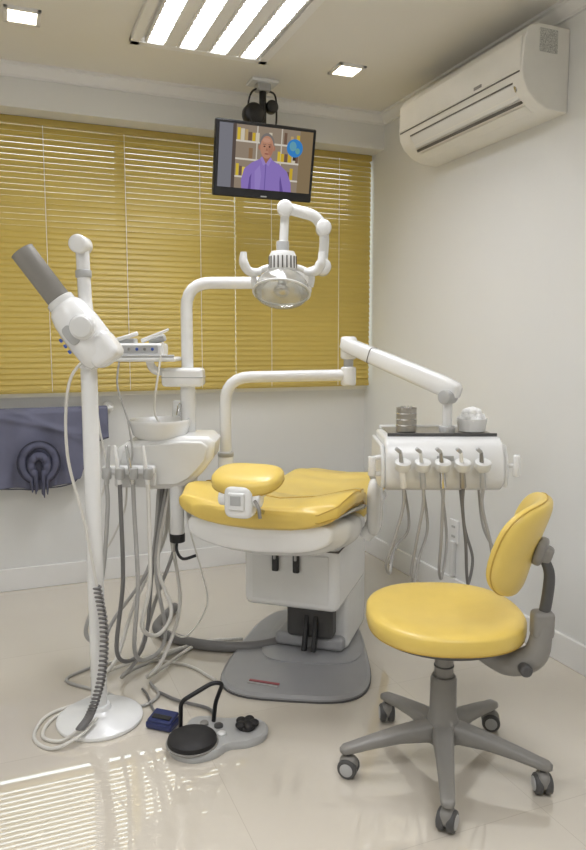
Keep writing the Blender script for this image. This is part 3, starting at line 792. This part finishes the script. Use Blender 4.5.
group('metal_cup', (.425, 2.64, .9775))
lathe('cup_wall', [(.034, 0), (.038, .002), (.038, .088), (.040, .09), (.036, .09), (.034, .086), (.034, .006), (.0, .005)], (.425, 2.64, .9775), (0, 0, 1), M['steel'], 36)
for i in range(3): lathe('band_%d' % i, [(.0375, .0), (.0395, .003), (.0375, .006)], (.425, 2.64, 1.0 + i * .022), (0, 0, 1), M['chrome'], 36)
for i in range(4): cyl('bur_%d' % i, (.41 + .01 * i, 2.63 + .01 * (i % 2), .985), (.405 + .012 * i, 2.63, 1.075), .003, M['chrome'], seg=8)
group('cotton_dispenser', (.672, 2.645, .9775))
lathe('dish', [(.045, 0), (.05, .002), (.056, .045), (.058, .049), (.053, .049), (.049, .042), (.046, .006), (.0, .005)], (.672, 2.645, .9775), (0, 0, 1), M['white'], 36)
for i in range(54):
    a = i * 2.4; ly_ = i // 18; r = (.047 - .010 * ly_) * math.sqrt((i % 18 + .5) / 18)
    ellip('cotton_%d' % i, (.672 + r * math.cos(a), 2.645 + r * math.sin(a), 1.022 + .019 * ly_ - .2 * r * ly_), (.014, .013, .013), M['cotton'], nu=10, nv=7)

# ------------------------------------------------------------ X-RAY UNIT on pole stand (survey frame)
group('dental_xray_unit', (-.673, 2.34, 0))
sx, sy = -.673, 2.34
lathe('stand_base', [(.143, 0), (.147, .006), (.146, .014), (.135, .022), (.06, .034), (.04, .045), (.034, .06), (.0, .06)], (sx, sy, 0), (0, 0, 1), M['white'], 56, 30)
cyl('stand_pole', (sx, sy, .03), (sx, sy, 1.24), .027, M['white'])
cyl('pole_cap', (sx, sy, 1.22), (sx, sy, 1.262), .031, M['white'], r2=.022, b=.008)
cyl('pole_spigot', (sx, sy, 1.25), (sx, sy, 1.31), .014, M['chrome'])
T0 = Vector((-.618, 2.31, 1.262)); d = Vector((-.58, -.06, .81)).normalized()
lathe('tube_head', [(.03, -.02), (.054, -.012), (.066, .01), (.068, .06), (.068, .12), (.064, .16), (.056, .19), (.045, .205), (.03, .21)], T0, d, M['white'], 40)
lathe('head_collar', [(.042, .198), (.045, .205), (.045, .222), (.040, .226)], T0, d, M['white2'], 36)
lathe('cone', [(.034, .222), (.038, .228), (.038, .405), (.039, .41), (.035, .41), (.033, .395), (.032, .28), (.0, .28)], T0, d, M['grey'], 40)
box('head_rear_cover', T0 + d * .03 + Vector((.022, -.01, .0)), (.10, .11, .10), M['white'], .025, R=rotm('Y', -36))
ellip('control_panel', tuple(T0 + d * .10 + Vector((-.02, -.062, -.012))), (.033, .008, .020), M['lgrey'], .6, .6, R=rotm('Y', 52))
for i in range(3): box('key_%d' % i, T0 + d * (.065 + .022 * i) + Vector((-.052, -.050, -.037)), (.012, .008, .009), M['bluel'], .002, R=rotm('Y', 52))
pipe('yoke_arm', [(-.672, 2.355, 1.36), (-.688, 2.375, 1.44), (-.692, 2.375, 1.62)], .022, M['white'], .03)
cyl('yoke_pivot', (-.658, 2.22, 1.355), (-.672, 2.37, 1.355), .040, M['white'], b=.01)
cyl('yoke_pivot_cap', (-.658, 2.21, 1.355), (-.658, 2.223, 1.355), .034, M['white2'], b=.006)
cyl('arm_top_knob', (-.694, 2.32, 1.625), (-.694, 2.41, 1.625), .030, M['white'], b=.01)
cyl('arm_collar', (-.690, 2.375, 1.52), (-.691, 2.375, 1.545), .026, M['lgrey'])
coil('coiled_cord', [(-.655, 2.29, .50), (-.630, 2.27, .36), (-.64, 2.26, .20), (-.675, 2.24, .08), (-.70, 2.20, .045)], .012, .004, 40, M['hosed'])
tube('cord_upper', [(-.645, 2.30, 1.28), (-.72, 2.28, 1.18), (-.735, 2.28, .95), (-.69, 2.29, .72), (-.655, 2.29, .50)], .005, M['hosew'], 8)
tube('power_cord', [(-.70, 2.20, .045), (-.76, 2.19, .01), (-.83, 2.22, .007), (-.84, 2.32, .007), (-.78, 2.44, .007), (-.72, 2.56, .007), (-.80, 2.68, .007), (-.70, 2.80, .007), (-.45, 2.76, .007), (-.3, 2.62, .007)], .006, M['hosew'], 8)
tube('floor_cord', [(-.75, 2.46, .007), (-.86, 2.36, .007), (-.86, 2.22, .007), (-.78, 2.15, .007), (-.70, 2.18, .03), (-.66, 2.26, .05)], .006, M['hosew'], 8)
tube('floor_cord_b', [(-.55, 2.60, .007), (-.50, 2.50, .007), (-.56, 2.42, .007), (-.70, 2.52, .007), (-.88, 2.62, .007), (-.80, 2.75, .007)], .006, M['hose'], 8)

group('floor_conduit', (-.3, 2.95, 0))
tube('conduit', [(-.02, 2.97, .045), (-.06, 2.93, .03), (-.18, 2.89, .024), (-.36, 2.90, .024), (-.52, 2.98, .024), (-.62, 3.10, .024), (-.58, 3.35, .024)], .022, M['hosed'], 16)

# ------------------------------------------------------------ FOOT CONTROL + pedal
group('foot_control', (-.26, 2.22, 0))
ctl = [(-.40, 2.17), (-.385, 2.11), (-.32, 2.075), (-.25, 2.10), (-.205, 2.15), (-.14, 2.165), (-.09, 2.21), (-.09, 2.28), (-.145, 2.32), (-.23, 2.31), (-.30, 2.325), (-.35, 2.31), (-.37, 2.24)]
sp_ = smooth_path([(x, y, 0) for x, y in ctl], 5, True); cx = sum(p.x for p in sp_) / len(sp_); cy = sum(p.y for p in sp_) / len(sp_)
def offs(s, z): return [Vector((cx + (p.x - cx) * s, cy + (p.y - cy) * s, z)) for p in sp_]
loft('base', [offs(.98, .0), offs(1.0, .006), offs(1.0, .018), offs(.95, .026)], M['lgrey'], 40)
lathe('drive_disc', [(.078, .0), (.080, .006), (.078, .018), (.065, .026), (.02, .030), (.0, .030)], (-.325, 2.155, .026), (0, 0, 1), M['rubber'], 40)
lathe('disc_ring', [(.084, .0), (.085, .005), (.080, .006)], (-.325, 2.155, .024), (0, 0, 1), M['grey'], 40)
for i in range(5):
    a = i * 2 * math.pi / 5
    ellip('knob_lobe_%d' % i, (-.155 + .024 * math.cos(a), 2.245 + .024 * math.sin(a), .042), (.018, .018, .012), M['rubber'], nu=14, nv=8)
lathe('knob', [(.030, 0), (.032, .01), (.026, .022), (.0, .024)], (-.155, 2.245, .026), (0, 0, 1), M['rubber'], 24)
for i, (x, y) in enumerate([(-.25, 2.25), (-.30, 2.265), (-.235, 2.20)]): lathe('button_%d' % i, [(.015, 0), (.015, .008), (.010, .012), (0, .012)], (x, y, .025), (0, 0, 1), [M['dgrey'], M['grey'], M['white2']][i], 20)
pipe('carry_handle', [(-.375, 2.23, .02), (-.37, 2.22, .13), (-.27, 2.25, .18), (-.235, 2.26, .175), (-.262, 2.27, .10), (-.27, 2.28, .03)], .0075, M['black'], .02, 10)
tube('cord', [(-.27, 2.31, .015), (-.30, 2.40, .008), (-.42, 2.46, .008), (-.50, 2.52, .008)], .006, M['hosed'], 8)
group('foot_switch', (-.44, 2.30, 0))
box('base', (-.445, 2.30, .014), (.10, .075, .026), M['blue'], .008, R=rotm('Z', -20))
box('treadle', (-.445, 2.297, .034), (.09, .066, .014), M['blue'], .006, R=rotm('Z', -20) @ rotm('X', 10))
box('treadle_grip', (-.447, 2.285, .040), (.07, .02, .006), M['black'], .002, R=rotm('Z', -20) @ rotm('X', 10))
tube('cord', [(-.46, 2.335, .012), (-.50, 2.40, .007), (-.54, 2.50, .007), (-.57, 2.55, .007)], .0045, M['hosed'], 8)

# ------------------------------------------------------------ STOOL
group('dentist_stool', (.462, 2.07, 0))
cx, cy = .462, 2.07
for i, ad in enumerate([45, 117, 190, 261, 333]):
    a = math.radians(ad); dr = Vector((math.cos(a), math.sin(a), 0)); sd2 = Vector((-math.sin(a), math.cos(a), 0))
    rings = []
    for r, w, z, h in [(.02, .034, .120, .07), (.06, .032, .122, .062), (.14, .027, .116, .044), (.22, .023, .103, .034), (.285, .021, .090, .028), (.312, .019, .086, .024), (.324, .010, .084, .012)]:
        c = Vector((cx, cy, z)) + dr * r
        rings.append([c + sd2 * w * spow(math.cos(t), .55) + Vector((0, 0, h / 2)) * spow(math.sin(t), .6) for t in [2 * math.pi * k / 16 for k in range(16)]])
    loft('leg_%d' % i, rings, M['grey'], 60)
    wc = Vector((cx, cy, .030)) + dr * .298
    th = a + random.uniform(.4, 1.3); wd = Vector((math.cos(th), math.sin(th), 0))
    cyl('caster_stem_%d' % i, wc + Vector((0, 0, .03)), wc + Vector((0, 0, .065)), .009, M['dgrey'])
    for s in (-1, 1):
        p = wc + wd * s * .014
        cyl('caster_wheel_%d_%d' % (i, s), p - wd * .011, p + wd * .011, .030, M['dgrey'], b=.006)
        cyl('caster_hub_%d_%d' % (i, s), p + wd * s * .0105, p + wd * s * .013, .020, M['lgrey'])
    ellip('caster_hood_%d' % i, tuple(wc + Vector((0, 0, .012))), (.020, .028, .026), M['grey'], .8, .8, R=Matrix.Rotation(th, 3, 'Z'))
lathe('hub', [(.040, .08), (.052, .09), (.054, .14), (.046, .160), (.041, .18), (.040, .285), (.036, .295), (.0, .295)], (cx, cy, 0), (0, 0, 1), M['grey'], 36)
cyl('gas_column', (cx, cy, .28), (cx, cy, .42), .029, M['grey'], r2=.027)
cyl('gas_column_ring', (cx, cy, .325), (cx, cy, .330), .031, M['dgrey'])
box('seat_mechanism', (cx + .02, cy - .01, .422), (.20, .16, .03), M['dgrey'], .008, R=rotm('Z', -25))
def sw(p):
    q = p.copy(); r2 = (p.x / .235) ** 2 + (p.y / .235) ** 2
    q.z += .010 * r2 * (1 if p.z > 0 else .4) - (.012 if p.z > 0 else 0) * math.exp(-r2 * 3)
    return q
ellip('seat_cushion', (cx - .0, cy + .02, .468), (.236, .245, .038), M['yellow'], .5, .86, warp=sw, nu=56, nv=24)
welt('seat_welt', (cx, cy + .02, .468), (.236, .245, .038), .5, .86, -.30, M['seam'], None, sw, .0026)
lathe('seat_pan', [(.19, 0), (.215, .006), (.222, .018), (.0, .02)], (cx, cy + .02, .424), (0, 0, 1), M['dgrey'], 40)
sweep('back_arm', smooth_path([(cx + .08, cy - .04, .405), (.575, 2.0, .395), (.64, 1.965, .385), (.690, 1.935, .42), (.706, 1.93, .49), (.708, 1.93, .535)], 8), [.020, .030, .040, .038, .034, .028, .022], M['grey'], 18)
box('arm_socket', (.706, 1.93, .515), (.062, .05, .08), M['grey'], .014)
cyl('arm_adjust_knob', (.655, 1.925, .39), (.655, 1.89, .39), .018, M['dgrey'], b=.006)
sweep('back_bar', smooth_path([(.708, 1.93, .53), (.718, 1.93, .60), (.722, 1.935, .66), (.710, 1.945, .70)], 8), [.016, .016, .014], M['dgrey'], 12)
N_ = Vector((-.9, .43, .0)).normalized(); Wd = Vector((.43, .9, 0)).normalized()
H_ = (Vector((0, 0, 1)) * math.cos(.30) - N_ * math.sin(.30)).normalized(); Nn = Wd.cross(H_).normalized()
if Nn.dot(N_) < 0: Nn = -Nn
RB = Matrix((Wd, H_, Nn)).transposed()
def bw(p):
    q = p.copy(); q.z += .045 * (p.x / .17) ** 2 - .012 * (p.y / .15) ** 2; return q
ellip('backrest_pad', (.667, 1.975, .735), (.188, .142, .032), M['yellow'], .55, .66, R=RB, warp=bw, nu=48, nv=20)
welt('backrest_welt', (.667, 1.975, .735), (.188, .142, .032), .55, .66, 0.0, M['seam'], RB, bw, .0024)
ellip('backrest_mount', (.703, 1.958, .718), (.045, .04, .016), M['grey'], .6, .7, R=RB)
box('backrest_clamp', (.712, 1.948, .714), (.045, .05, .045), M['grey'], .014, R=RB)

# ------------------------------------------------------------ WORLD + LIGHT
w = bpy.data.worlds.new('World'); scene.world = w; w.use_nodes = True
bg = w.node_tree.nodes['Background']; bg.inputs['Color'].default_value = lin((240, 244, 255)); bg.inputs['Strength'].default_value = 3.5

# ------------------------------------------------------------ CAMERA
cd = bpy.data.cameras.new('camera'); cam = bpy.data.objects.new('camera', cd); scene.collection.objects.link(cam)
cam.location = (0, 0, 1.3)
cam.rotation_euler = (math.radians(90 - 6.45), 0, -YAW)
cd.sensor_fit = 'VERTICAL'; cd.sensor_height = 36; cd.lens = 36 * 708 / 850
cd.clip_start = 0.05
scene.camera = cam
